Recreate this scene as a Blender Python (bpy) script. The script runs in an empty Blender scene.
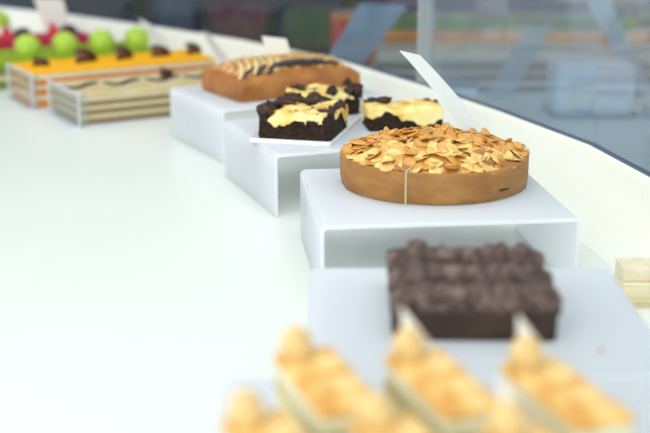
import bpy, bmesh, math, random
from mathutils import Vector, Matrix, noise
sc = bpy.context.scene
COL = sc.collection
R = math.radians
RH = .07            # height of the acrylic risers
random.seed(5)

# ------------------------------------------------------------------ materials
def rgb(h):
    h = h.lstrip('#'); out = []
    for i in (0, 2, 4):
        c = int(h[i:i+2], 16)/255
        out.append(c/12.92 if c <= .04045 else ((c+.055)/1.055)**2.4)
    return tuple(out)+(1,)

def mat(name, stops, rough=.5, scale=60, bump=0, bscale=None, detail=4, stretch=(1, 1, 1),
        spec=.5, sss=0, trans=0, coat=0, distort=0, metallic=0):
    """principled material; stops = [(pos, hex), ...] through an object-space noise"""
    m = bpy.data.materials.new(name); m.use_nodes = True
    nt = m.node_tree; N = nt.nodes; L = nt.links
    b = N['Principled BSDF']
    b.inputs['Roughness'].default_value = rough
    b.inputs['Specular IOR Level'].default_value = spec
    b.inputs['Metallic'].default_value = metallic
    b.inputs['Coat Weight'].default_value = coat
    b.inputs['Coat Roughness'].default_value = .15
    if sss:
        b.inputs['Subsurface Weight'].default_value = sss
        b.inputs['Subsurface Radius'].default_value = (.006, .004, .003)
        b.inputs['Subsurface Scale'].default_value = .5
    if trans: b.inputs['Transmission Weight'].default_value = trans
    if isinstance(stops, str): stops = [(0, stops)]
    tc = N.new('ShaderNodeTexCoord'); mp = N.new('ShaderNodeMapping')
    mp.inputs['Scale'].default_value = stretch
    L.new(tc.outputs['Object'], mp.inputs['Vector'])
    if len(stops) > 1:
        n = N.new('ShaderNodeTexNoise'); n.inputs['Scale'].default_value = scale
        n.inputs['Detail'].default_value = detail; n.inputs['Distortion'].default_value = distort
        L.new(mp.outputs['Vector'], n.inputs['Vector'])
        r = N.new('ShaderNodeValToRGB'); e = r.color_ramp.elements
        while len(e) < len(stops): e.new(.5)
        for k, (p, h) in enumerate(stops): e[k].position = p; e[k].color = rgb(h)
        L.new(n.outputs['Fac'], r.inputs['Fac']); L.new(r.outputs['Color'], b.inputs['Base Color'])
    else: b.inputs['Base Color'].default_value = rgb(stops[0][1])
    if bump:
        n2 = N.new('ShaderNodeTexNoise'); n2.inputs['Scale'].default_value = bscale or scale*3
        n2.inputs['Detail'].default_value = 5
        L.new(mp.outputs['Vector'], n2.inputs['Vector'])
        bp = N.new('ShaderNodeBump'); bp.inputs['Strength'].default_value = bump
        bp.inputs['Distance'].default_value = .002
        L.new(n2.outputs['Fac'], bp.inputs['Height']); L.new(bp.outputs['Normal'], b.inputs['Normal'])
    return m

def glassy(name, tint, haze, haze_col, gloss, rough=.02):
    """thin clear sheet: tinted see-through + a little milky scatter + mirror at glancing angles"""
    m = bpy.data.materials.new(name); m.use_nodes = True
    nt = m.node_tree; N = nt.nodes; L = nt.links
    N.remove(N['Principled BSDF'])
    t = N.new('ShaderNodeBsdfTransparent'); t.inputs['Color'].default_value = rgb(tint)
    d = N.new('ShaderNodeBsdfDiffuse'); d.inputs['Color'].default_value = rgb(haze_col)
    g = N.new('ShaderNodeBsdfGlossy'); g.inputs['Roughness'].default_value = rough
    m1 = N.new('ShaderNodeMixShader'); m1.inputs['Fac'].default_value = haze
    L.new(t.outputs[0], m1.inputs[1]); L.new(d.outputs[0], m1.inputs[2])
    f = N.new('ShaderNodeLayerWeight'); f.inputs['Blend'].default_value = .5      # Schlick's law, same from both faces
    pw = N.new('ShaderNodeMath'); pw.operation = 'POWER'; pw.inputs[1].default_value = 5
    L.new(f.outputs['Facing'], pw.inputs[0])
    mu = N.new('ShaderNodeMath'); mu.operation = 'MULTIPLY_ADD'; mu.use_clamp = True
    mu.inputs[1].default_value = .96*gloss; mu.inputs[2].default_value = .04*gloss
    L.new(pw.outputs[0], mu.inputs[0])
    m2 = N.new('ShaderNodeMixShader')
    L.new(mu.outputs[0], m2.inputs['Fac']); L.new(m1.outputs[0], m2.inputs[1]); L.new(g.outputs[0], m2.inputs[2])
    L.new(m2.outputs[0], N['Material Output'].inputs['Surface'])
    return m

M = {}
M['shelf'] = mat('shelf_white', [(.3, '#dee5de'), (.7, '#e2e8e1')], rough=.35, scale=3)
M['ledge'] = mat('ledge_white', [(.3, '#eff0e3'), (.7, '#f2f3e8')], rough=.3, scale=4)
def milky(name, col, through):
    m = mat(name, col, rough=.07); nt = m.node_tree; N = nt.nodes; L = nt.links
    t = N.new('ShaderNodeBsdfTranslucent'); t.inputs['Color'].default_value = rgb(col)
    mx = N.new('ShaderNodeMixShader'); mx.inputs['Fac'].default_value = through
    L.new(N['Principled BSDF'].outputs[0], mx.inputs[1]); L.new(t.outputs[0], mx.inputs[2])
    L.new(mx.outputs[0], N['Material Output'].inputs['Surface']); return m
M['acrylic'] = milky('white_acrylic', '#f7f9fc', .66)
M['porcelain'] = mat('white_plate', '#eef1f5', rough=.12)
M['card'] = mat('card_white', [(.3, '#e6e8df'), (.7, '#ebece4')], rough=.55, scale=20)
M['card_grey'] = mat('card_grey', [(.3, '#c9cac4'), (.7, '#d2d1ca')], rough=.55, scale=20)
M['card_pink'] = mat('card_pinkish', [(.3, '#d9cfc8'), (.7, '#ddd6ce')], rough=.55, scale=20)
M['card_blue'] = mat('card_blue_grey', [(.3, '#8a9dac'), (.7, '#95a7b5')], rough=.55, scale=20)  # mirrored white cards; their dimness is painted as blue-grey
M['gasket'] = mat('gasket_dark', '#56677c', rough=.5)
M['glass'] = glassy('showcase_glass', '#eef3f6', .19, '#a6b8c4', 1.1)  # diffuse share paints the bluish reflection haze into the pane
M['glass_clear'] = glassy('showcase_glass_clean', '#e6ecf2', .022, '#a3b8c6', .55)  # same glass with less reflection haze painted in
M['seal'] = glassy('clear_seal', '#e6ecee', .30, '#dbe4e8', .6, .2)
M['clear'] = glassy('clear_acrylic', '#f6f8f6', .09, '#e9ece6', .5, .06)
M['clear_edge'] = mat('clear_acrylic_edge', '#e8ecf0', rough=.1)
M['tray_edge'] = mat('tray_blue_edge', '#d3dce8', rough=.1)
# tart
M['crust'] = mat('tart_crust', [(.25, '#8a5d27'), (.5, '#9f6f36'), (.75, '#b28345')], rough=.62, scale=38, bump=.35, bscale=420, stretch=(1, 1, 2.2))
M['filling'] = mat('almond_filling', [(.28, '#94500f'), (.48, '#c98636'), (.7, '#e3b05a')], rough=.32, scale=95, bump=.6, bscale=260, coat=.35)
M['flake1'] = mat('almond_pale', [(.3, '#d9aa4c'), (.6, '#eccb7c')], rough=.4, scale=130, coat=.3)
M['flake2'] = mat('almond_golden', [(.3, '#bd7f2c'), (.6, '#d9a248')], rough=.38, scale=130, coat=.3)
M['flake3'] = mat('almond_toasted', [(.3, '#8a4f17'), (.6, '#b0762f')], rough=.38, scale=130, coat=.3)
M['paper'] = mat('divider_paper', '#c9bd92', rough=.6)
# loaf
M['loaf'] = mat('loaf_crust', [(.25, '#8c5220'), (.5, '#a2662b'), (.78, '#b87c39')], rough=.55, scale=30, bump=.25, bscale=300, stretch=(1, 1, 2))
M['crumb'] = mat('loaf_topping', [(.34, '#7a4719'), (.44, '#b87f3c'), (.56, '#d6aa68'), (.75, '#ead29a')], rough=.5, scale=120, bump=.5, bscale=300)
M['glaze'] = mat('pale_glaze', [(.3, '#e0c688'), (.7, '#efdca8')], rough=.35, scale=100)
M['jam'] = mat('blueberry_jam', [(.3, '#0f0c16'), (.6, '#1c1724'), (.8, '#3a2222')], rough=.25, scale=150, coat=.4)
# brownies
M['brownie'] = mat('brownie_crumb', [(.3, '#160e0a'), (.5, '#2b1e15'), (.75, '#4a3627')], rough=.75, scale=260, bump=.8, bscale=600, spec=.25)
M['cheese'] = mat('cheesecake_layer', [(.30, '#c98b35'), (.42, '#e6c05f'), (.56, '#f3e092'), (.8, '#f7eab4')], rough=.4, scale=34, bump=.25, bscale=220, coat=.1)
M['choc_lump'] = mat('brownie_lump', [(.3, '#1a100c'), (.52, '#352116'), (.72, '#6a4429')], rough=.5, scale=170, bump=.5, bscale=450, spec=.35)
M['gold'] = mat('baked_gold', [(.3, '#b4762a'), (.6, '#dca650')], rough=.4, scale=120)
# chocolate slab
M['slab'] = mat('chocolate_body', [(.3, '#33251e'), (.7, '#423229')], rough=.55, scale=60, bump=.2, bscale=260, spec=.3)
M['ridge'] = mat('chocolate_ridge', [(.32, '#261c18'), (.5, '#55423a'), (.70, '#83706a')], rough=.5, scale=120, bump=.4, bscale=260, spec=.4)
M['bit'] = mat('chocolate_bit', [(.3, '#33251e'), (.6, '#6d584a')], rough=.4, scale=160, spec=.5)
# slices
M['pastry'] = mat('pastry_gold', [(.30, '#c98a35'), (.46, '#dfae57'), (.62, '#ebcb84'), (.8, '#f3dfa8')], rough=.5, scale=55, bump=.4, bscale=200, stretch=(1, 1, 1))
M['cream'] = mat('pastry_cream', [(.3, '#dcd6ae'), (.7, '#eae5c6')], rough=.5, scale=60)
M['sponge'] = mat('pastry_sponge', [(.3, '#b9a468'), (.7, '#cfbd84')], rough=.7, scale=120, bump=.4, bscale=400)
M['nut'] = mat('blanched_nut', [(.3, '#cfae6c'), (.55, '#e2c78d'), (.8, '#eedcae')], rough=.45, scale=90)
M['white_choc'] = mat('white_chocolate', [(.3, '#e3e3da'), (.7, '#ecebe3')], rough=.4, scale=40)
# bars
def flat(n, a, b, r=.5, s=60, **k): M[n] = mat(n, [(.35, a), (.65, b)], rough=r, scale=s, **k)
flat('bar_beige_top', '#c3b184', '#d3c39a', .65, 40, spec=.2)
flat('bar_beige_dark', '#7d6b47', '#93805a', .7, 160, bump=.4, bscale=400)
flat('bar_beige_cream', '#cfc39c', '#d9cfac', .5)
flat('bar_orange_top', '#f7ae0c', '#fbbd1a', .6, spec=.2)
flat('bar_orange_layer', '#c8691a', '#dd8427', .6, 120)
flat('bar_cream', '#d9cfae', '#e4dcc0', .5)
flat('bar_green_top', '#7f9a1f', '#92ad2b', .6, spec=.2)
flat('bar_green_side', '#66762a', '#7b8a3c', .6)
flat('macaron_green', '#a2c535', '#b4d548', .5, 90)
flat('macaron_cream', '#b9a25e', '#c9b476', .6)
flat('bar_red_top', '#a0183a', '#b52044', .6, spec=.2)
flat('bar_red_side', '#5e2a3f', '#713a4e', .6)
flat('sugar_red', '#c0303c', '#d24650', .3)
flat('berry', '#2c1218', '#43202a', .3)
flat('curl', '#47200f', '#6b3820', .45, 200)
flat('curl_dark', '#1c1718', '#2f2627', .35, 200)
flat('pistachio', '#9fb02e', '#b3c343', .6)
flat('white_cream', '#e2e4d6', '#ecede3', .5)
M['wood'] = mat('pale_wood', [(.35, '#c9b98f'), (.5, '#dccfa6'), (.65, '#e8dfbd')], rough=.55, scale=40, stretch=(.3, 1, 8))
# beyond the glass
flat('counter_grey', '#9aa5ab', '#a4aeb3', .35, 5)  # dimness of the reflected white shelf put into the grey
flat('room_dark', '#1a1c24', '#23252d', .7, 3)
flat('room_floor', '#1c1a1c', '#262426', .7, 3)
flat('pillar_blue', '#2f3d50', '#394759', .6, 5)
flat('far_grey', '#6d6a62', '#7d7a70', .6)
flat('far_grey_cream', '#a7a79c', '#b3b2a6', .6)
flat('far_orange', '#c6803c', '#d08e4a', .5)
flat('far_green', '#627a4c', '#6f8758', .5)
flat('far_purple', '#5b3a52', '#6d4a60', .5)
flat('far_red', '#c23a26', '#d04a33', .5)
flat('crate_maroon', '#54202a', '#602832', .6)
flat('crate_green', '#374526', '#42522e', .6)
flat('crate_black', '#141418', '#1e1e22', .6)
flat('box_pale', '#b4c6d2', '#bfcfd9', .25)  # bluish dimness of reflected boxes put into the colour
flat('tub_base', '#4d6276', '#587088', .3)

# ------------------------------------------------------------------ mesh helpers
class MB:
    def __init__(s): s.v = []; s.f = []
    def add(s, vs, fs):
        o = len(s.v); s.v += [tuple(v) for v in vs]; s.f += [tuple(i+o for i in f) for f in fs]; return s
    def box(s, x0, x1, y0, y1, z0, z1):
        vs = [(x, y, z) for z in (z0, z1) for y in (y0, y1) for x in (x0, x1)]
        return s.add(vs, [(0, 2, 3, 1), (4, 5, 7, 6), (0, 1, 5, 4), (2, 6, 7, 3), (0, 4, 6, 2), (1, 3, 7, 5)])
    def prism(s, pts, z0, z1):
        n = len(pts)
        vs = [(x, y, z0) for x, y in pts]+[(x, y, z1) for x, y in pts]
        fs = [tuple(range(n-1, -1, -1)), tuple(range(n, 2*n))]+[(i, (i+1) % n, n+(i+1) % n, n+i) for i in range(n)]
        return s.add(vs, fs)
    def tube(s, path, rad, seg=8, flat=1.0):
        P = [Vector(p) for p in path]; rings = []
        for i, p in enumerate(P):
            t = (P[min(i+1, len(P)-1)]-P[max(i-1, 0)]).normalized()
            a = t.cross(Vector((0, 0, 1)))
            a = a.normalized() if a.length > 1e-4 else Vector((1, 0, 0))
            b = a.cross(t); r = rad(i/(len(P)-1)) if callable(rad) else rad
            rings.append([p+a*(r*math.cos(k*2*math.pi/seg))+b*(r*flat*math.sin(k*2*math.pi/seg)) for k in range(seg)])
        vs = [v for r in rings for v in r]; n = len(rings)
        fs = [(i*seg+k, i*seg+(k+1) % seg, (i+1)*seg+(k+1) % seg, (i+1)*seg+k) for i in range(n-1) for k in range(seg)]
        fs += [tuple(range(seg-1, -1, -1)), tuple(range((n-1)*seg, n*seg))]
        return s.add(vs, fs)
    def lathe(s, prof, seg=48, cx=0, cy=0):
        n = len(prof)
        vs = [(cx+r*math.cos(k*2*math.pi/seg), cy+r*math.sin(k*2*math.pi/seg), z) for r, z in prof for k in range(seg)]
        fs = [(i*seg+k, i*seg+(k+1) % seg, (i+1)*seg+(k+1) % seg, (i+1)*seg+k) for i in range(n-1) for k in range(seg)]
        if prof[0][0] > 1e-6: fs.append(tuple(range(seg-1, -1, -1)))
        if prof[-1][0] > 1e-6: fs.append(tuple(range((n-1)*seg, n*seg)))
        return s.add(vs, fs)
    def blob(s, c, r, sq=(1, 1, 1), rough=.2, seed=0, freq=1.6, sub=2):
        bm = bmesh.new(); bmesh.ops.create_icosphere(bm, subdivisions=sub, radius=1)
        vs = []
        for v in bm.verts:
            k = 1+rough*noise.noise(v.co*freq+Vector((seed*7.3, seed*3.1, seed)))*2
            vs.append((c[0]+v.co.x*r*sq[0]*k, c[1]+v.co.y*r*sq[1]*k, c[2]+v.co.z*r*sq[2]*k))
        bm.verts.index_update()
        fs = [tuple(v.index for v in f.verts) for f in bm.faces]; bm.free()
        return s.add(vs, fs)
    def mesh(s, name, m, smooth=True):
        me = bpy.data.meshes.new(name); me.from_pydata(s.v, [], s.f); me.validate()
        bm = bmesh.new(); bm.from_mesh(me); bmesh.ops.remove_doubles(bm, verts=bm.verts, dist=1e-6)
        bmesh.ops.recalc_face_normals(bm, faces=bm.faces)
        bm.to_mesh(me); bm.free()
        me.materials.append(M[m])
        if smooth: me.polygons.foreach_set('use_smooth', [True]*len(me.polygons))
        return me

def build(name, mb, m, parent=None, smooth=True, loc=(0, 0, 0), rotz=0, bevel=0, seg=2, label=None, auto=None):
    me = mb.mesh(name, m, smooth)
    o = bpy.data.objects.new(name, me); COL.objects.link(o)
    o.location = loc; o.rotation_euler = (0, 0, rotz)
    if parent: o.parent = parent
    if label: o['label'] = label
    if bevel:
        b = o.modifiers.new('bevel', 'BEVEL'); b.width = bevel; b.segments = seg; b.limit_method = 'ANGLE'
        b.harden_normals = False
    if auto is not None or (bevel and smooth):
        e = o.modifiers.new('edges', 'EDGE_SPLIT'); e.split_angle = R(auto or 35)
    return o

def tag(o, label, cat, group=None, kind=None):
    o['label'] = label; o['category'] = cat
    if group: o['group'] = group
    if kind: o['kind'] = kind
    return o

def thing(name, label, cat, loc=(0, 0, 0), rotz=0, group=None):
    o = bpy.data.objects.new(name, None); COL.objects.link(o)
    o.location = loc; o.rotation_euler = (0, 0, rotz); o.empty_display_size = .02
    return tag(o, label, cat, group)

def struct(o): o['kind'] = 'structure'; return o

def dup(root, loc, rotz, label=None):
    r = root.copy(); COL.objects.link(r); r.location = loc; r.rotation_euler = (0, 0, rotz)
    if label: r['label'] = label
    for ch in list(root.children):
        c = ch.copy(); COL.objects.link(c); c.parent = r
        for g in list(ch.children):
            d = g.copy(); COL.objects.link(d); d.parent = c
    return r

def sstep(a, b, x):
    t = max(0, min(1, (x-a)/(b-a))); return t*t*(3-2*t)
def nz(x, y, z=0): return noise.noise(Vector((x, y, z)))

def block(w, d, top, bot=lambda x, y: 0, nx=24, ny=24, lev=6, corner=.002, rough=0, freq=300, seed=0, side=None, cap=True, rowcut=None, shrink=None):
    """rounded rectangular body with a height-field top and sides that follow it"""
    mb = MB(); vs = []; idx = {}
    def foot(x, y):
        ix = max(-w/2+corner, min(w/2-corner, x)); iy = max(-d/2+corner, min(d/2-corner, y))
        dx, dy = x-ix, y-iy
        if abs(dx) > 0 and abs(dy) > 0:
            m_ = max(abs(dx), abs(dy)); l = math.hypot(dx, dy)
            return ix+dx*m_/l, iy+dy*m_/l
        return x, y
    def ins(x, y, q):
        if rowcut: x = x*(1-rowcut(y))
        if shrink: x, y = x*(1-shrink(x, y)), y*(1-shrink(x, y))
        return x, y
    def disp(x, y, z, on_side):
        if not rough: return (x, y, z)
        v = noise.noise_vector(Vector((x*freq+seed, y*freq, z*freq)))
        v2 = noise.noise_vector(Vector((x*freq*2.7+seed, y*freq*2.7, z*freq*2.7)))*.5
        return (x+(v.x+v2.x)*rough, y+(v.y+v2.y)*rough, z+(v.z+v2.z)*rough*(1 if z > 1e-5 else 0))
    per = []
    for j in range(ny+1):
        for i in range(nx+1):
            x, y = foot((i/nx-.5)*w, (j/ny-.5)*d)
            xx, yy = ins(x, y, 0)
            idx[i, j] = len(vs); vs.append(disp(xx, yy, top(x, y), False))
    fs = [(idx[i, j], idx[i+1, j], idx[i+1, j+1], idx[i, j+1]) for j in range(ny) for i in range(nx)]
    ring = [(i, 0) for i in range(nx)]+[(nx, j) for j in range(ny)]+[(i, ny) for i in range(nx, 0, -1)]+[(0, j) for j in range(ny, 0, -1)]
    prev = [idx[c] for c in ring]; n = len(ring)
    for k in range(1, lev+1):
        cur = []
        for (i, j) in ring:
            x, y = foot((i/nx-.5)*w, (j/ny-.5)*d)
            t, b = top(x, y), bot(x, y)
            z = t+(b-t)*k/lev
            xx, yy = ins(x, y, 1)
            if side:
                s_ = side(k/lev); xx *= s_; yy *= s_
            cur.append(len(vs)); vs.append(disp(xx, yy, z, True))
        fs += [(prev[a], cur[a], cur[(a+1) % n], prev[(a+1) % n]) for a in range(n)]
        prev = cur
    if cap: fs.append(tuple(prev))
    mb.add(vs, fs)
    return mb

def edge_round(x, y, w, d, r):
    """0 in the middle, 1 at the rim"""
    e = min(w/2-abs(x), d/2-abs(y)); return 1-math.sqrt(max(0, 1-(1-min(1, e/r))**2)) if e < r else 0

# ------------------------------------------------------------------ setting
PATH = [(.365, .30), (.358, .60), (.345, .90), (.316, 1.133), (.287, 1.279), (.217, 1.465), (.135, 1.655), (.02, 1.890),
        (-.15, 2.12), (-.32, 2.30), (-.528, 2.50), (-1.15, 3.0)]
HW = .075
def offset(path, d):
    out = []
    for i, p in enumerate(path):
        a = Vector(path[max(i-1, 0)]); b = Vector(path[min(i+1, len(path)-1)])
        t = (b-a).normalized(); out.append((p[0]+t.y*d, p[1]-t.x*d))
    return out
OUT = offset(PATH, .014)

struct(tag(build('floor', MB().prism(OUT+[(-1.15, .30)], -.03, 0), 'shelf', smooth=False),
           'white glossy base of the cake showcase', 'shelf'))
prof = [(-.050, .0002), (-.038, .0022), (-.026, .0085), (-.016, .019), (-.009, .033), (-.004, .050), (-.001, .066), (-.0002, .0735), (.0012, HW), (.014, HW), (.014, 0)]
rows = [[(x, y, z) for x, y in offset(PATH, d)] for d, z in prof]; kk = len(PATH)
o = build('wall_right', MB().add([p for q in rows for p in q], [(a*kk+i, a*kk+i+1, (a+1)*kk+i+1, (a+1)*kk+i) for a in range(len(prof)-1) for i in range(kk-1)]+
          [tuple(a*kk for a in range(len(prof))), tuple(a*kk+kk-1 for a in range(len(prof)))]), 'ledge', None, True, auto=40)
struct(tag(o, 'low white curved kerb between the shelf and the glass', 'kerb'))
GI = offset(PATH, .003); GO = offset(PATH, .009)
o = build('trim_1', MB().prism(offset(PATH, .0015)+offset(PATH, .0105)[::-1], HW, HW+.0012), 'gasket', smooth=False)
struct(tag(o, 'thin dark gasket along the foot of the glass', 'gasket'))
PANES = [(0, 6), (6, 8), (8, 10), (10, 11)]
for k, (a, b) in enumerate(PANES):
    o = build('window_%d' % (k+1), MB().prism(offset(PATH, .0045)[a:b+1]+offset(PATH, .0075)[a:b+1][::-1], HW+.0012, .46), 'glass' if k == 0 else 'glass_clear', smooth=False)
    struct(tag(o, ['bluish bent showcase glass pane right of the upright joint, behind the almond tart',
                   'showcase glass pane behind the loaf cake', 'showcase glass pane behind the coloured cake bars',
                   'farthest showcase glass pane at top left'][k], 'glass pane'))
# the visible upright joint between two panes
def joint(name, p, q, label):
    a, b = Vector(p), Vector(q); t = (b-a).normalized(); nn = Vector((t.y, -t.x))
    pts = [a, b, b+nn*.009, a+nn*.009]
    return struct(tag(build(name, MB().prism([tuple(v) for v in pts], HW+.003, .46), 'seal', smooth=False), label, 'glass joint'))
joint('trim_2', (.142, 1.643), (.128, 1.669), 'upright translucent joint between the glass panes left of centre right')

# room beyond the glass
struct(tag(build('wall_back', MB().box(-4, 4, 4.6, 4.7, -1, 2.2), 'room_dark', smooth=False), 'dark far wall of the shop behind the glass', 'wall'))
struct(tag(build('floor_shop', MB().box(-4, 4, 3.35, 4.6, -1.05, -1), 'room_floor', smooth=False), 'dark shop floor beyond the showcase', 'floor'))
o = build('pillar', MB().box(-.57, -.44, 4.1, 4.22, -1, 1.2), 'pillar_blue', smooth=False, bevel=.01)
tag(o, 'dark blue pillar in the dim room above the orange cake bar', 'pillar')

cnt = thing('counter', 'grey counter behind the glass on the right', 'counter', (0, 0, 0))  # white shelf mirrored in the pane, built as a solid top
cp = [OUT[i] for i in range(1, 8)]
build('countertop', MB().prism([(x+.004, y) for x, y in cp]+[(-.05, 2.04), (-.05, 2.30), (.03, 2.35), (.03, 3.25), (1.5, 3.25), (1.5, .60)], -.03, 0), 'counter_grey', cnt, smooth=False)
build('counter_base', MB().box(.45, 1.45, 1.75, 3.2, -1, -.03), 'counter_grey', cnt, smooth=False)

# ------------------------------------------------------------------ risers
def riser(loc, rot, w, d, h, label, t=.0035):
    """one sheet of white acrylic folded into an upside-down U, open at the front"""
    r = .006; n = 5; prof_o = []; prof_i = []
    def arc(cx, cz, rad, a0, a1): return [(cx+rad*math.cos(a0+(a1-a0)*k/n), cz+rad*math.sin(a0+(a1-a0)*k/n)) for k in range(n+1)]
    po = [(0, 0)]+arc(r, h-r, r, math.pi, math.pi/2)+arc(w-r, h-r, r, math.pi/2, 0)+[(w, 0)]
    pi_ = [(t, 0)]+arc(r, h-r, r-t, math.pi, math.pi/2)+arc(w-r, h-r, r-t, math.pi/2, 0)+[(w-t, 0)]
    m = len(po); vs = []
    for y in (0, d): vs += [(x, y, z) for x, z in po]+[(x, y, z) for x, z in pi_]
    fs = []
    for i in range(m-1):
        fs += [(i, i+1, 2*m+i+1, 2*m+i), (m+i, 3*m+i, 3*m+i+1, m+i+1), (i, m+i, m+i+1, i+1), (2*m+i, 2*m+i+1, 3*m+i+1, 3*m+i)]
    fs += [(0, 2*m, 3*m, m), (m-1, 2*m-1, 4*m-1, 3*m-1)]
    o = build('display_riser', MB().add(vs, fs), 'acrylic', None, True, (loc[0], loc[1], 0), rot, bevel=.0007, seg=1, auto=30)
    return tag(o, label, 'display riser', 'white acrylic risers')
riser((-.131, 1.503), R(28), .24, .185, RH, 'white acrylic riser under the loaf cake, farthest of the risers')
riser((-.054, 1.253), R(20.5), .250, .198, RH, 'white acrylic riser under the marbled brownies')
riser((-.004, .985), R(6), .23, .205, RH, 'white acrylic riser under the round almond tart')
riser((-.012, .668), R(0), .231, .205, RH, 'white acrylic riser under the dark chocolate slab')
riser((-.060, .440), R(0), .279, .226, RH, 'white acrylic riser under the golden nut-topped slices, nearest riser')

# ------------------------------------------------------------------ almond tart
rnd = random.Random(11)
tart = thing('almond_tart', 'round golden tart covered in flaked almonds, already sliced', 'tart', (.106, 1.138, RH))
TR = .0915; TH = .0305
seg = 96; prof = [(TR-.004, 0), (TR-.0015, .0012), (TR-.0006, .008), (TR, .016), (TR, TH-.002), (TR-.0006, TH-.0004), (TR-.0018, TH), (TR-.004, TH-.0006), (TR-.0055, TH-.004)]
mb = MB(); vs = []
A_CUT = math.atan2(-.085, -.032)
for r_, z in prof:
    for k in range(seg):
        a = k*2*math.pi/seg; d_ = (a-A_CUT+math.pi) % (2*math.pi)-math.pi
        step = .0018*(1 if -.9 < d_ < 0 else 0)
        w_ = nz(math.cos(a)*4, math.sin(a)*4, z*50)*.0009
        zz = z+(nz(math.cos(a)*5, math.sin(a)*5, 3)*.0012 if z > .015 else 0)
        vs.append(((r_+w_+step)*math.cos(a), (r_+w_+step)*math.sin(a), zz))
n = len(prof)
fs = [(i*seg+k, i*seg+(k+1) % seg, (i+1)*seg+(k+1) % seg, (i+1)*seg+k) for i in range(n-1) for k in range(seg)]+[tuple(range(seg-1, -1, -1))]
build('crust', mb.add(vs, fs), 'crust', tart)
def dome(x, y):
    q = math.hypot(x, y)/TR
    a = math.atan2(y, x)
    g = 0
    for ca in (A_CUT, A_CUT+math.pi*.98): # cut lines
        d_ = abs(x*math.sin(ca)-y*math.cos(ca))
        if x*math.cos(ca)+y*math.sin(ca) > 0: g += .004*math.exp(-(d_/.0022)**2)
    return TH-.003+.0155*(1-q**2.4)+nz(x*55, y*55, 2)*.0034+nz(x*170, y*170, 5)*.0012-g
mb = MB(); vs = []; rings = 30
for i in range(rings+1):
    for k in range(seg):
        r_ = (TR-.003)*i/rings; a = k*2*math.pi/seg
        x, y = r_*math.cos(a), r_*math.sin(a); vs.append((x, y, dome(x, y)))
fs = [(i*seg+k, i*seg+(k+1) % seg, (i+1)*seg+(k+1) % seg, (i+1)*seg+k) for i in range(rings) for k in range(seg)]
build('filling', mb.add(vs, fs), 'filling', tart)
def flake(L, W, T, seed, bend):
    mb = MB(); vs = [(0, 0, 0)]; n = 14
    out = []
    for k in range(n):
        a = k*2*math.pi/n; c, s_ = math.cos(a), math.sin(a)
        x = L*c; y = W*s_*(1-.35*c)
        k2 = 1+.07*nz(c*2+seed, s_*2)
        out.append((x*k2, y*k2))
    top = []; bot = []
    f = lambda x, y: bend*((x/L)**2)-bend*.6*((y/W)**2)*.5
    for q in (.5, .88, 1.0):
        for x, y in out:
            top.append((x*q, y*q, f(x*q, y*q)+T*(1 if q < .9 else .4)))
    for x, y in out: bot.append((x, y, f(x, y)-T*.3))
    vs = [(0, 0, T)]+top+bot
    fs = [(0, 1+k, 1+(k+1) % n) for k in range(n)]
    for q in range(3):
        fs += [(1+q*n+k, 1+(q+1)*n+k, 1+(q+1)*n+(k+1) % n, 1+q*n+(k+1) % n) for k in range(n)]
    fs.append(tuple(1+3*n+k for k in range(n)))
    return mb.add(vs, fs)
FL = []
for q in range(5):
    for mm in ('flake1', 'flake2', 'flake3'):
        FL.append(flake(.0086+.0014*(q % 3), .0058+.0008*(q % 2), .0008, q, .0012*(q-2)).mesh('almond_flake', mm))
rest = MB(); nfl = 0; tries = 0
pts = []
while len(pts) < 235 and tries < 6000:
    tries += 1
    a = rnd.random()*2*math.pi; r_ = TR*.935*math.sqrt(rnd.random()); x, y = r_*math.cos(a), r_*math.sin(a)
    if any((x-u)**2+(y-v)**2 < .0060**2 for u, v in pts): continue
    pts.append((x, y))
pts.sort(key=lambda p: p[1])      # nearest first
def flake_matrix(x, y):
    e = .003
    nrm = Vector((-(dome(x+e, y)-dome(x-e, y))/(2*e), -(dome(x, y+e)-dome(x, y-e))/(2*e), 1)).normalized()
    q = Vector((0, 0, 1)).rotation_difference(nrm)
    return Matrix.Translation((x, y, dome(x, y)+.0012)) @ q.to_matrix().to_4x4() @ Matrix.Rotation(rnd.uniform(-.45, .45)*(1 if math.hypot(x, y) < TR*.85 else .35), 4, 'X') @ \
        Matrix.Rotation(rnd.uniform(-.40, .40)*(1 if math.hypot(x, y) < TR*.85 else .35), 4, 'Y') @ Matrix.Rotation(rnd.random()*6.28, 4, 'Z')
for k, (x, y) in enumerate(pts):
    mx = flake_matrix(x, y)
    me = FL[rnd.choice([0, 0, 0, 1, 1, 2]) + 3*rnd.randrange(5)]
    if k < 100:
        o = bpy.data.objects.new('almond_flake', me); COL.objects.link(o); o.parent = tart; o.matrix_local = mx
    else:
        rest.add([mx @ v.co for v in me.vertices], [tuple(p.vertices) for p in me.polygons])
o = build('almond_flakes', rest, 'flake2', tart); o['kind'] = 'stuff'
# paper dividers between the pre-cut slices
def divider(ang, r0, r1, lab=None):
    c, s_ = math.cos(ang), math.sin(ang); px, py = -s_*.0006, c*.0006
    pts = [(c*r0+px, s_*r0+py), (c*r1+px, s_*r1+py), (c*r1-px, s_*r1-py), (c*r0-px, s_*r0-py)]
    return build('divider_paper', MB().prism(pts, .001, TH+.002), 'paper', tart, smooth=False)
divider(A_CUT, TR-.03, TR+.0022)
divider(R(2), TR-.03, TR+.0016)
o = build('scorch_mark', MB().box(-.006, .006, -.0006, .0006, -.0009, .0009), 'curl_dark', tart, loc=(TR*math.cos(R(-50)), TR*math.sin(R(-50)), .0105), rotz=R(40), label='small dark dash on the crust')

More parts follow.
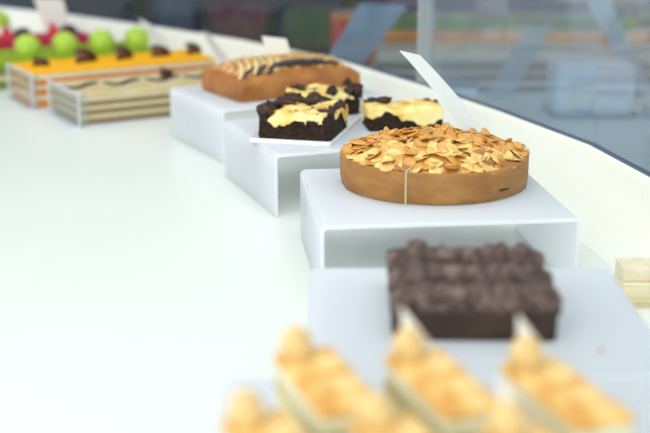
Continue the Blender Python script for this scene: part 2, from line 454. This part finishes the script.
# ------------------------------------------------------------------ loaf cake
LW, LD = .188, .120
loaf = thing('loaf_cake', 'rectangular brown loaf cake with pale glaze and dark berry jam on top', 'cake', (0, 0, RH), R(31))
u = Vector((math.cos(R(31)), math.sin(R(31)))); v = Vector((-u.y, u.x))
cc = Vector((-.115, 1.565))+u*LW/2+v*LD/2
loaf.location = (cc.x+.004, cc.y-.016, RH)
def ltop(x, y):
    e = 1-max(abs(x)/(LW/2), 0)**3.2; f = 1-max(abs(y)/(LD/2), 0)**3.0
    return .0245+.020*max(0, e)**.6*max(0, f)**.75 - .0025*edge_round(x, y, LW, LD, .006)
build('cake_body', block(LW, LD, ltop, nx=50, ny=40, lev=10, corner=.005, rough=.0004, freq=120, side=lambda k: 1+.012*math.sin(k*math.pi)-.01*k), 'loaf', loaf)
def ltop2(x, y): return ltop(x, y)+.0012+nz(x*120, y*120, 4)*.0014+nz(x*300, y*300)*.0007
def in_patch(x, y):
    return abs(x) < LW*.435+.004*nz(y*60, 1) and abs(y) < LD*.40+.004*nz(x*60, 5)
mb = MB(); nx, ny = 70, 50; vs = []; idx = {}
for j in range(ny+1):
    for i in range(nx+1):
        x, y = (i/nx-.5)*LW*.86, (j/ny-.5)*LD*.80
        if x < 0: x *= 1.08
        e = max(abs(i/nx-.5)*2, abs(j/ny-.5)*2)
        x += .004*nz(y*70, 9); y += .005*nz(x*70, 2)
        idx[i, j] = len(vs); vs.append((x, y, ltop2(x, y)-(.004 if e > .985 else 0)))
fs = [(idx[i, j], idx[i+1, j], idx[i+1, j+1], idx[i, j+1]) for j in range(ny) for i in range(nx)]
build('crumb_topping', mb.add(vs, fs), 'crumb', loaf)
def streak(name, m, pts, r, flat=.45):
    P = []
    for k in range(len(pts)-1):
        for q in range(6):
            t = q/6; x = pts[k][0]*(1-t)+pts[k+1][0]*t; y = pts[k][1]*(1-t)+pts[k+1][1]*t
            x += .0012*nz(x*200, y*200, 8); y += .0016*nz(x*180, y*180, 3)
            P.append((x, y, ltop2(x, y)+r*.25))
    x, y = pts[-1]; P.append((x, y, ltop2(x, y)+r*.25))
    build(name, MB().tube(P, lambda t: r*(.35+.65*math.sin(math.pi*min(1, max(0, t*.96+.02)))**.5), 8, flat), m, loaf)
# stripes run across the short way; the jam shows in between them
streak('jam_streak', 'jam', [(-.034, -.043), (-.005, -.041), (.03, -.042), (.066, -.044)], .0066)
streak('jam_streak', 'jam', [(-.030, -.036), (.0, -.033), (.045, -.036)], .0055)
streak('jam_streak', 'jam', [(-.064, -.052), (-.052, -.042), (-.042, -.034)], .0042)
streak('jam_streak', 'jam', [(-.082, -.050), (-.072, -.042), (-.060, -.034)], .0036)
streak('jam_streak', 'jam', [(-.048, -.054), (-.040, -.046), (-.033, -.038)], .0036)
for k in range(6):
    x0 = -.089+k*.0112
    streak('glaze_stripe', 'glaze', [(x0, -.050+.003*(k % 2)), (x0+.012, -.034), (x0+.023, -.008), (x0+.031, .018)], .0027, .5)
for k in range(60):
    x, y = rnd.uniform(-.066, .074), rnd.uniform(-.030, .045)
    a = rnd.random()*6.28; L_ = rnd.uniform(.004, .008); c, s_ = math.cos(a)*L_, math.sin(a)*L_
    z = ltop2(x, y)+.0012
    o = build('almond_sliver', MB().tube([(-c, -s_, 0), (0, 0, .0008), (c, s_, rnd.uniform(-.001, .001))], lambda t: .0016*(.4+.6*math.sin(math.pi*t)), 6, .6),
              rnd.choice(['glaze', 'flake1', 'flake1', 'flake3']), loaf, loc=(x, y, z))

# ------------------------------------------------------------------ plate + marbled brownies
pl = Vector((.006, 1.291)); u = Vector((math.cos(R(-14)), math.sin(R(-14)))); v = Vector((-u.y, u.x))
PW, PD = .094, .225
pc = pl-u*PW/2+v*PD/2
o = build('serving_plate', block(PW, PD, lambda x, y: .0022+.0022*sstep(.72, 1, max(abs(x)/(PW/2), abs(y)/(PD/2))), nx=30, ny=40, lev=3, corner=.003), 'porcelain',
          loc=(pc.x, pc.y, RH), rotz=R(-14))
tag(o, 'thin white rectangular plate under the brownies left of the single one', 'plate')

def brownie(name, w, d, h, loc, rot, seed, label, lumps, gold, expose, dark=lambda x, y: 0, marble=.9):
    t = thing(name, label, 'brownie', loc, rot, 'marbled cheesecake brownies')
    sd = seed*3.7
    def top(x, y): return h*(.93+.16*nz(x*38+sd, y*38, 1)+.05*nz(x*110, y*110+sd))-.004*edge_round(x, y, w, d, .006)
    def buried(x, y): return min(1, max(0, min(1, dark(x/w, y/d)*1.3))+marble*sstep(.22, .42, nz(x*55+sd*2, y*55, 11)))
    def ctop(x, y):       # the pale layer dips under the dark crumb in patches
        return top(x, y)+.0006-.0062*buried(x, y)
    def border(x, y):     # how low the pale layer comes down on the sides
        a = h*(expose+.55*nz(x*42+sd, y*42, 7)+.16*nz(x*150, y*150+sd, 4)+dark(x/w, y/d))
        return min(max(a, h*.12), ctop(x, y)-.0006)
    build('brownie_base', block(w-.0028, d-.0028, lambda x, y: top(x, y)-.0030, nx=36, ny=30, lev=14, corner=.003, rough=.0014, freq=260, seed=sd), 'brownie', t)
    build('cheesecake_layer', block(w, d, ctop, border, nx=44, ny=36, lev=8, corner=.003, rough=.0005, freq=160, seed=sd, cap=False, shrink=lambda x, y: .10*sstep(.45, .75, buried(x, y))), 'cheese', t)
    rr = random.Random(seed)
    for (x, y, r_, sx, sy, sz) in lumps:
        x *= w; y *= d
        mb = MB(); mb.blob((0, 0, 0), r_, (sx, sy, sz), .33, rr.random()*50, 1.9, 3)
        build('chocolate_lump', mb, 'choc_lump', t, loc=(x, y, min(top(x, y), h)+.001))
    for (pts) in gold:
        P = [(x*w, y*d, top(x*w, y*d)+.0012) for x, y in pts]
        build('toasted_edge', MB().tube(P, lambda q: .0022*(.4+.6*math.sin(math.pi*q)), 8, .5), 'gold', t)
    for q in range(46):   # loose crumbs clinging to the cut sides -> part of the rough side
        pass
    return t
u = Vector((math.cos(R(-14)), math.sin(R(-14)))); v = Vector((-u.y, u.x))
c1 = Vector((-.0765, 1.3165))+u*.0425+v*.045
brownie('cheesecake_brownie', .086, .086, .0315, (c1.x, c1.y, RH+.0024), R(-14), 4,
        'marbled yellow and black brownie at the front of the white plate',
        [(-.42, -.36, .0085, 1, 1.2, 1.05), (-.46, -.05, .008, .9, 1.4, .9), (-.34, .2, .010, 1.2, 1.0, .75), (-.25, .42, .009, 1.3, .9, .9),
         (.05, .43, .0105, 1.6, .9, .85), (.30, -.08, .0065, 1.7, .45, .42), (.45, -.30, .006, .6, 1.5, 1.2), (.42, .28, .007, 1, .9, .8),
         (.12, .0, .002, 1, 1, .5), (-.05, -.2, .0016, 1, 1, .5), (.25, -.25, .0016, 1, 1, .5)],
        [[(-.3, .05), (-.2, .22), (-.15, .36)], [(.08, -.15), (.22, .0), (.38, .02)]], .62,
        lambda x, y: .8*sstep(-.22, -.5, x)+.65*sstep(.25, .48, x)*sstep(.05, -.45, y))
brownie('cheesecake_brownie', .080, .066, .0300, (-.004, 1.479, RH+.0024), R(22), 9,
        'dark-sided marbled brownie behind the front one on the white plate',
        [(.43, -.30, .0075, 1.1, 1.0, .6), (.34, -.40, .008, 1.0, .8, 1.0), (.02, -.44, .007, 1.0, .8, .9), (-.3, .3, .008, 1.3, 1, .6), (.47, .1, .008, .6, 1.4, 1.1), (.45, -.45, .008, .8, .8, 1.3)],
        [[(.25, -.2), (.36, -.05), (.45, .05)]], .75, lambda x, y: .5*sstep(.2, .45, x))
u = Vector((math.cos(R(7)), math.sin(R(7)))); v = Vector((-u.y, u.x))
c3 = Vector((.049, 1.372))+u*.046+v*.026
brownie('cheesecake_brownie', .090, .055, .0295, (c3.x, c3.y, RH), R(7), 21,
        'single brownie with thick smooth yellow top, behind the almond tart',
        [(-.30, .25, .0085, 1.7, .7, .5), (-.20, .42, .006, 1.5, .8, .6), (-.37, .44, .005, 1, 1, .9), (.46, .1, .0045, .6, 1.5, .7), (.38, .42, .003, 1.3, .8, .5)],
        [[(-.1, .1), (.02, .0), (.1, -.08)], [(.3, .05), (.4, .0), (.46, -.1)]], .42, lambda x, y: .26*sstep(.28, .05, abs(x+.12)), 0)

# ------------------------------------------------------------------ dark chocolate slab
SW, SD = .1085, .116
slab = thing('chocolate_slab', 'dark chocolate slab cake with three knobbly ridges on top', 'cake', (.0990, .724+SD/2, RH), R(-1.5))
def rc(y):
    t = (y/SD+.5)*3; f = t-math.floor(t); return .06*(1-math.sin(math.pi*min(1, max(0, f))))**1.5
build('cake_body', block(SW, SD, lambda x, y: .0215+.001*nz(x*60, y*60), nx=30, ny=36, lev=6, corner=.003, rough=.0005, freq=150, rowcut=rc), 'slab', slab)
for k in range(3):
    y0 = -SD/2+SD*(k+.5)/3
    def rt(x, y, k=k):
        t = min(1, max(0, (y+.0015*nz(x*45, k*7.7, 2))/(SD/3)+.5)); e = 1-min(1, (abs(x)/(SW/2)))**10
        lip = (.0118+.0012*k)*sstep(0, .10, t)*(1-.72*sstep(.16, .95, t))+.0022*math.exp(-((t-.66)/.10)**2)
        pit = .0055*sstep(-.1, .25, nz(x*95, k*5.3, 1))*math.exp(-((t-.45)/.13)**2)
        return (lip-pit)*(.6+.4*e)+nz(x*120, y*160, k*9)*.0013+nz(x*330, y*330, k)*.0005
    build('ridge', block(SW*1.02, SD/3*.97, rt, bot=lambda x, y: -.0045+.0015*nz(x*70, y*70, k*3), nx=60, ny=30, lev=3, corner=.004, rough=.0009, freq=170, seed=k*5), 'ridge', slab, loc=(0, y0, .0222))
    for q in range(11):
        x = rnd.uniform(-.48, .48)*SW; y = rnd.uniform(-.36, .36)*SD/3; r_ = rnd.uniform(.0018, .0031)
        if q == 0 and k == 2: x, y, r_ = -.31*SW, .2*SD/3, .0056
        if q in (1, 2) and k == 2: x, y, r_ = (.2+.14*q)*SW-.01, .2*SD/3, .0046
        build('chocolate_bit', MB().blob((0, 0, 0), r_, (1.25, 1, .9), .3, q+k*20, 1.5, 2), rnd.choice(['bit', 'ridge']), slab,
              loc=(x, y0+y, .0222+max(0, rt(x, y))+r_*.2))

# ------------------------------------------------------------------ golden nut slices
SLW, SLD = .033, .080
SROT = R(19)
def slice_(loc, label, shard):
    t = thing('nut_slice', label, 'pastry slice', loc, SROT, 'golden nut-topped pastry slices')
    z = 0
    for nm, m, h_ in (('sponge_layer', 'sponge', .009), ('cream_layer', 'cream', .009), ('sponge_layer', 'sponge', .007), ('cream_layer', 'cream', .010)):
        build(nm, block(SLW, SLD, lambda x, y, h_=h_: h_, nx=10, ny=22, lev=3, corner=.001, rough=.0003, freq=150, seed=z*1000), m, t, loc=(0, 0, z)); z += h_
    def ct(x, y): return .0045+.0012*nz(x*110, y*110, 6)-.0015*edge_round(x, y, SLW, SLD, .003)
    build('golden_crust', block(SLW*1.02, SLD*1.01, ct, nx=20, ny=40, lev=3, corner=.0015, rough=.0004, freq=200), 'pastry', t, loc=(0, 0, z))
    z += .0042
    nut = build('nut', MB().lathe([(0, 0), (.0056, .0002), (.0082, .003), (.0092, .0070), (.0086, .0112), (.0066, .0148), (.0040, .0172), (.0016, .0184), (0, .019)], 20), 'nut', t,
                loc=(-.007, SLD/2-.011, z-.0005))
    if shard:
        pts = [(.001, 0), (.021, 0), (.001, .026)]
        mb = MB(); tk = .0007
        vs = [(x, -tk, y) for x, y in pts]+[(x, tk, y) for x, y in pts]
        mb.add(vs, [(0, 1, 2), (5, 4, 3), (0, 3, 4, 1), (1, 4, 5, 2), (2, 5, 3, 0)])
        o = build('white_chocolate_shard', mb, 'white_choc', t, smooth=False, loc=(-.008, SLD/2-.002, z))
        o.rotation_euler = (R(-8), 0, R(-12))
    return t
SZ = RH
slice_((.0005, .579, SZ), 'golden slice with a nut, left in the rear row of slices', False)
slice_((.061, .577, SZ), 'golden slice with nut and white shard, middle of the rear row', True)
slice_((.1225, .565, SZ), 'golden slice with nut and white shard, right end of the rear row', True)
slice_((-.0215, .497, SZ), 'golden slice in the nearest row, leftmost, cut off by the picture edge', False)
slice_((.040, .494, SZ), 'golden slice with a nut, middle of the nearest row', False)
slice_((.1010, .484, SZ), 'golden slice with nut and white shard, right in the nearest row', True)

# ------------------------------------------------------------------ long cake bars in clear trays
U35 = R(30)
uu = Vector((math.cos(U35), math.sin(U35))); vv = Vector((-uu.y, uu.x))
BW = .122
def bar(name, label, fl, L, layers, cat='cake', BW=BW):
    t = thing(name, label, cat, (fl[0], fl[1], .0022), U35, 'long layered cake bars')
    z = 0
    for nm, m, h_ in layers:
        build(nm, MB().box(0, L, 0, BW, z, z+h_), m, t, smooth=False, bevel=.0012 if h_ > .004 else .0006, seg=1); z += h_
    return t, z
def tray(fl, L, h, label, BW=BW):
    t = thing('cake_tray', label, 'tray', (fl[0], fl[1], 0), U35, 'clear trays under the cake bars')
    build('tray_base', MB().box(-.016, L+.003, -.004, BW+.004, 0, .0022), 'tray_edge', t, smooth=False, bevel=.0006, seg=1)
    build('end_panel', MB().box(-.0055, -.0025, -.004, BW+.004, .0022, h), 'clear', t, smooth=False)
    e = MB(); e.box(-.006, -.002, -.006, -.004, .0022, h+.0015); e.box(-.006, -.002, BW+.004, BW+.006, .0022, h+.0015)
    e.box(-.006, -.002, -.004, BW+.004, h, h+.0015)
    build('panel_edge', e, 'clear_edge', t, smooth=False)
    f = MB(); f.box(-.006, .009, -.006, -.0045, .0022, h)
    build('side_return', f, 'clear', t, smooth=False)
    return t
def curl(t, x, y, z, m, kind, s_=1, rot=0):
    """chocolate garnish: a flat squiggle or a little bent shaving"""
    if kind == 'squiggle':
        P = [(-.026, .004, .001), (-.018, -.004, .001), (-.009, -.010, .0012), (.0, -.006, .0012), (.008, .003, .0015), (.018, .010, .002), (.027, .012, .002)]
        mb = MB().tube([(a*s_, b*s_*1.9, c) for a, b, c in P], lambda q: .0046*(.5+.5*math.sin(math.pi*q)), 8, .6)
    else:
        P = [(-.012, -.001), (.014, -.001), (.0165, .003), (.0135, .0085), (.007, .0125), (-.001, .015), (-.008, .0155), (-.0115, .0125), (-.009, .008), (-.0115, .004)]
        mb = MB(); tk = .0011; n = len(P)     # a leaf-shaped shaving standing on edge, leaning and cupped
        vs = [(a*s_, (q*tk+.35*c+18*a*a)*s_, c*s_) for q in (-1, 1) for a, c in P]
        mb.add(vs, [tuple(range(n-1, -1, -1)), tuple(range(n, 2*n))]+[(k, (k+1) % n, n+(k+1) % n, n+k) for k in range(n)])
    o = build('chocolate_curl', mb, m, t, loc=(x, y, z)); o.rotation_euler = (0, 0, rot)
    return o

# beige bar
FB = (-.357, 1.727)
tray(FB, .315, .050, 'clear tray with upright end panel under the beige cake bar', .130)
b, z = bar('cake_bar', 'beige and brown layered cake bar with dark squiggles, nearest of the bars', FB, .315,
           [('sponge_layer', 'bar_beige_dark', .0098), ('cream_layer', 'bar_beige_cream', .0045), ('sponge_layer', 'bar_beige_dark', .0088), ('cream_layer', 'bar_beige_cream', .0045),
            ('sponge_layer', 'bar_beige_dark', .0082), ('cream_layer', 'bar_beige_cream', .004), ('top_layer', 'bar_beige_top', .0065)], BW=.130)
for x in (.022, .090, .158, .222): curl(b, x, .066, z, 'curl_dark', 'squiggle', 1.0, R(-18))
curl(b, .172, .085, z+.001, 'curl', 'shaving', .9, R(10))
for x, y in ((.052, .020), (.114, .022), (.176, .025), (.185, .027)):
    build('pistachio_bit', MB().blob((0, 0, 0), .0032, (1.5, 1, .5), .3, x*90), 'pistachio', b, loc=(x, y, z+.0006))
# orange bar
FO = (-.457, 1.863)
tray(FO, .315, .056, 'clear tray with upright end panel under the orange cake bar')
b, z = bar('cake_bar', 'cake bar with glossy orange top and cream layers, second from the front', FO, .315,
           [('orange_layer', 'bar_orange_layer', .011), ('cream_layer', 'bar_cream', .008), ('orange_layer', 'bar_orange_layer', .010), ('cream_layer', 'bar_cream', .006), ('orange_layer', 'bar_orange_layer', .0095),
            ('cream_layer', 'bar_cream', .008), ('orange_glaze', 'bar_orange_top', .0035)])
for x, s_, r_ in ((.030, 1.0, -20), (.110, 1.55, 15), (.178, 1.45, 25), (.240, 1.3, 0), (.304, 1.3, 20)): curl(b, x, .060, z, 'curl', 'shaving', s_, R(r_))
# green bar
FG = (-.605, 1.998)
tray(FG, .34, .050, 'clear tray under the green cake bar')
b, z = bar('cake_bar', 'green cake bar topped with a row of bright green domes', FG, .34,
           [('green_layer', 'bar_green_side', .016), ('cream_layer', 'bar_cream', .006), ('green_layer', 'bar_green_side', .018), ('green_glaze', 'bar_green_top', .012)])
for k in range(1, 5):
    x = .060+k*.068
    d_ = build('green_dome', MB().lathe([(.0188, 0), (.0192, .003), (.0182, .008), (.0150, .014), (.0100, .0180), (.005, .0198), (0, .0203)], 28), 'macaron_green', b)
    d_.location = (x-.004, .052, z+.0090); d_.rotation_euler = (0, R(66), R(-68)); d_.scale = (1.22,)*3
    d2 = build('biscuit_disc', MB().lathe([(.0175, -.006), (.0188, -.004), (.0188, 0), (.017, .001)], 28), 'macaron_cream', d_)
# red bar
FR_ = (-.74, 2.11)
tray(FR_, .36, .05, 'clear tray under the dark red cake bar')
b, z = bar('cake_bar', 'dark red cake bar with red triangles and dark berries on top', FR_, .36,
           [('berry_layer', 'bar_red_side', .018), ('cream_layer', 'bar_cream', .006), ('berry_layer', 'bar_red_side', .02), ('red_glaze', 'bar_red_top', .011)])
for x in (.105, .205, .295):
    build('dark_berry', MB().blob((0, 0, 0), .0145, (1.15, 1, .9), .1, x*30), 'berry', b, loc=(x+.022, .055, z+.009))
    pts = [(-.016, 0), (.016, 0), (-.006, .030)]; tk = .0012
    mb = MB().add([(x_, -tk, z_) for x_, z_ in pts]+[(x_, tk, z_) for x_, z_ in pts], [(0, 1, 2), (5, 4, 3), (0, 3, 4, 1), (1, 4, 5, 2), (2, 5, 3, 0)])
    o = build('sugar_triangle', mb, 'sugar_red', b, smooth=False, loc=(x-.004, .058, z)); o.rotation_euler = (0, 0, R(-20))
# small pastry behind the red bar
t = thing('cream_cake', 'small white cake with green crown behind the red bar at top left', 'cake', (-.652, 2.385, 0))
build('cake_body', MB().lathe([(.036, 0), (.038, .004), (.038, .058), (.034, .066), (.02, .070), (0, .071)], 28), 'white_cream', t)
build('green_crown', MB().lathe([(.028, .066), (.030, .070), (.027, .084), (.018, .094), (.008, .098), (0, .099)], 28), 'macaron_green', t)

# ------------------------------------------------------------------ price cards (blank backs)
def card(q, label, m='card', bend=0, th=.0006, group='blank price cards', name='price_card'):
    """q = four corners tl, bl, tr, br of a thin upright card"""
    tl, bl, tr, br = [Vector(p) for p in q]; base = (bl+br)/2
    nn = (br-bl).cross(tl-bl).normalized(); n = 8; mb = MB(); vs = []
    for s_ in (-1, 1):
        for i in range(n+1):
            t_ = i/n; off = nn*(s_*th/2+bend*4*t_*(1-t_))
            vs += [bl.lerp(tl, t_)+off-base, br.lerp(tr, t_)+off-base]
    k = 2*(n+1); fs = []
    for i in range(n):
        a = 2*i; fs += [(a, a+1, a+3, a+2), (k+a, k+a+2, k+a+3, k+a+1), (a, a+2, k+a+2, k+a), (a+1, k+a+1, k+a+3, a+3)]
    fs += [(0, k, k+1, 1), (2*n, 2*n+1, k+2*n+1, k+2*n)]
    o = build(name, mb.add(vs, fs), m, smooth=False, loc=tuple(base))
    return tag(o, label, 'card', group)
card([(.074, 1.19, .191), (.147, 1.19, .099), (.097, 1.225, .181), (.172, 1.225, .093)], 'tall white card leaning out of the back of the almond tart', bend=.003)
card([(-.089, 1.69, .139), (-.078, 1.69, .102), (-.055, 1.70, .134), (-.044, 1.70, .100)], 'small white card standing in the top of the loaf cake')
card([(-.201, 1.945, .113), (-.158, 1.945, .044), (-.192, 1.975, .107), (-.142, 1.975, .043)], 'slanting pinkish card beside the left end of the loaf cake', 'card_pink')
card([(-.324, 2.09, .117), (-.280, 2.09, .053), (-.306, 2.105, .106), (-.262, 2.105, .053)], 'slanting grey card standing in the back edge of the orange-topped cake bar', 'card_grey')
card([(-.563, 2.345, .125), (-.543, 2.355, .050), (-.507, 2.345, .125), (-.494, 2.355, .050)], 'broad pale card standing in the back of the dark red cake bar', 'card')

# ------------------------------------------------------------------ wooden block by the kerb
t = thing('wooden_block', 'pale wooden block with a small clip, on the shelf near the right edge', 'block', (.301, .992, 0), R(0))
build('block_body', MB().box(-.044, .030, -.018, .018, 0, .022), 'wood', t, smooth=False, bevel=.001)
build('block_top', MB().box(-.044, .030, -.014, .018, .022, .034), 'bar_cream', t, smooth=False, bevel=.001)
build('clip', MB().box(-.0215, -.0195, -.020, -.018, .010, .036), 'clear_edge', t, smooth=False)
tag(build('crumb', MB().blob((0, 0, .0012), .0013, (1, 1, .9), .3, 3), 'gold', loc=(.1745, .706, RH)), 'tiny brown crumb on the white riser right of the chocolate slab', 'crumb')

# ------------------------------------------------------------------ things beyond the glass, reflections among them built as objects
t = thing('food_tub', 'pale blue tub with a dark foot behind the glass at right', 'tub', (.41, 1.84, 0))  # white riser mirrored in the pane, built as a box
build('tub_foot', block(.135, .10, lambda x, y: .006, nx=10, ny=10, lev=2, corner=.02), 'tub_base', t)  # dark foot paints the shade under the reflected riser
build('tub_body', block(.122, .09, lambda x, y: .070, nx=16, ny=16, lev=6, corner=.016, side=lambda k: 1+.02*k), 'box_pale', t, loc=(0, 0, .006))
build('tub_lid', block(.119, .088, lambda x, y: .006-.002*edge_round(x, y, .119, .088, .01), nx=16, ny=16, lev=2, corner=.016), 'box_pale', t, loc=(0, 0, .076))
def reflected_bar(y, z_layers, label, x0=.09, x1=.95, d=.09):  # stripes reflected in the pane, built as solid bars
    t = thing('cake_bar', label, 'cake', (x0, y, 0), R(-1.5), 'blurred cake bars beyond the glass')  # each bar stands in for a reflected cake bar
    z = 0
    for nm, m, h_ in z_layers:
        build(nm, MB().box(0, x1-x0, 0, d, z, z+h_), m, t, smooth=False); z += h_
reflected_bar(2.03, [('sponge_layer', 'far_grey', .012), ('cream_layer', 'far_grey_cream', .006), ('sponge_layer', 'far_grey', .012), ('cream_layer', 'far_grey_cream', .006), ('sponge_layer', 'far_grey', .014), ('top_layer', 'far_grey_cream', .008)],
       'grey-brown layered cake bar beyond the glass, lowest of the stripes')
reflected_bar(2.22, [('cream_layer', 'far_grey_cream', .03), ('orange_layer', 'far_orange', .016), ('cream_layer', 'far_grey_cream', .010), ('orange_layer', 'far_orange', .012)], 'blurred orange cake bar beyond the glass')
reflected_bar(2.45, [('green_layer', 'far_green', .062), ('top_layer', 'far_green', .012)], 'blurred green cake bar beyond the glass')
reflected_bar(2.70, [('berry_layer', 'far_purple', .05), ('cream_layer', 'far_grey_cream', .008), ('berry_layer', 'far_purple', .022)], 'blurred purple cake bar beyond the glass, topmost stripe')
def reflected_card(q, label): return card(q, label, 'card_blue', 0, .002, 'blue-grey cards beyond the glass', 'display_card')  # card reflections built as objects, dimness in their colour
reflected_card([(.060, 2.03, .150), (-.030, 2.03, .0), (.140, 2.05, .142), (.030, 2.05, .0)], 'broad slanting blue-grey card beyond the glass, left of the pane joint')
reflected_card([(.328, 1.96, .118), (.265, 1.96, .0), (.369, 1.97, .118), (.310, 1.97, .0)], 'slanting blue-grey card beyond the glass, left of the pale tub')
reflected_card([(.415, 1.98, .175), (.524, 1.98, .0), (.458, 1.99, .175), (.552, 1.99, .0)], 'slanting blue-grey card at top right behind the pale tub')
card([(.49, 2.9, .17), (.60, 2.9, .0), (.75, 2.92, .17), (.80, 2.92, .0)], 'large whitish board at the top right corner beyond the glass', 'card_grey', 0, .004, None, 'display_board')  # pale reflection in the pane, built as a board
t = thing('carton', 'red-orange carton beyond the glass, behind the loaf cake', 'carton', (.055, 2.32, 0), R(4))
build('carton_body', MB().box(-.040, .040, 0, .05, 0, .088), 'far_red', t, smooth=False, bevel=.002)
build('carton_flap', MB().box(-.041, .041, -.001, .051, .084, .094), 'far_orange', t, smooth=False, bevel=.001)
t = thing('carton', 'low blue-grey carton beyond the glass right of the pane joint', 'carton', (.205, 1.80, 0), R(-10))  # small grey reflection in the pane, built as a carton
build('carton_body', MB().box(-.024, .024, 0, .05, 0, .05), 'box_pale', t, smooth=False, bevel=.002)  # body and flap here stand in for the grey reflection
build('carton_flap', MB().box(-.025, .025, -.001, .051, .046, .052), 'tub_base', t, smooth=False, bevel=.001)
# dim shelf with crates far behind the loaf cake
sh = thing('storage_rack', 'dim dark rack in the room behind the loaf cake', 'rack', (-.02, 3.75, -1))
for zz in (.55, .80, 1.05): build('shelf_board', MB().box(-.36, .34, 0, .30, zz, zz+.02), 'crate_black', sh, smooth=False)
for x in (-.36, .32):
    for y in (0, .28): build('post', MB().box(x, x+.02, y, y+.02, 0, 1.25), 'crate_black', sh, smooth=False)
for k, (x, zz, m, lab) in enumerate([(-.25, .82, 'crate_maroon', 'maroon crate on the dim rack, left'), (-.02, .82, 'crate_green', 'dark green crate on the dim rack, middle'), (.18, .82, 'crate_maroon', 'maroon crate on the dim rack, right'),
                                     (-.2, .57, 'crate_green', 'dark green crate on the lower board of the dim rack'), (.1, .57, 'crate_maroon', 'maroon crate on the lower board of the dim rack')]):
    t = thing('storage_crate', lab, 'crate', (-.02+x, 3.78, -1+zz), 0, 'crates on the dim rack')
    build('crate_body', MB().box(-.085, .085, 0, .2, 0, .13), m, t, smooth=False, bevel=.004)
    build('crate_rim', MB().box(-.09, .09, -.005, .205, .13, .145), 'crate_black' if k % 2 else 'crate_maroon', t, smooth=False)

# ------------------------------------------------------------------ light
def area(name, loc, target, size, size_y, power, col=(1, 1, 1)):
    l = bpy.data.lights.new(name, 'AREA'); l.shape = 'RECTANGLE'; l.size = size; l.size_y = size_y; l.energy = power; l.color = col
    o = bpy.data.objects.new(name, l); COL.objects.link(o); o.location = loc
    o.rotation_euler = (Vector(target)-Vector(loc)).to_track_quat('-Z', 'Y').to_euler()
    return o
area('ceiling_light', (-.25, 1.0, 1.5), (0, 1.25, 0), 1.6, 1.6, 4.4, (1, 1, .96))
area('shop_window_light', (-.9, -.9, 1.1), (.05, 1.25, 0), 1.8, 1.2, 30, (1, 1, .98))  # unseen fill added behind the camera to brighten the riser fronts
area('showcase_light', (.10, 1.15, .62), (.0, 1.2, 0), .04, 1.5, 1.2, (.98, 1, 1))
w = bpy.data.worlds.new('world'); sc.world = w; w.use_nodes = True
w.node_tree.nodes['Background'].inputs['Color'].default_value = (.93, .97, 1.0, 1)
w.node_tree.nodes['Background'].inputs['Strength'].default_value = 1.08

# ------------------------------------------------------------------ camera
cam = bpy.data.cameras.new('camera'); co = bpy.data.objects.new('camera', cam); COL.objects.link(co)
co.location = (0, 0, .363); co.rotation_euler = (R(90-16.1), 0, 0)
cam.sensor_width = 36; cam.lens = 1200*36/650; cam.clip_start = .01
cam.dof.use_dof = True; cam.dof.focus_distance = 1.2; cam.dof.aperture_fstop = 3.8; cam.dof.aperture_blades = 0
sc.camera = co
sc.view_settings.view_transform = 'Standard'; sc.view_settings.look = 'None'
sc.view_settings.exposure = -.03; sc.view_settings.gamma = 1; sc.view_settings.use_curve_mapping = False
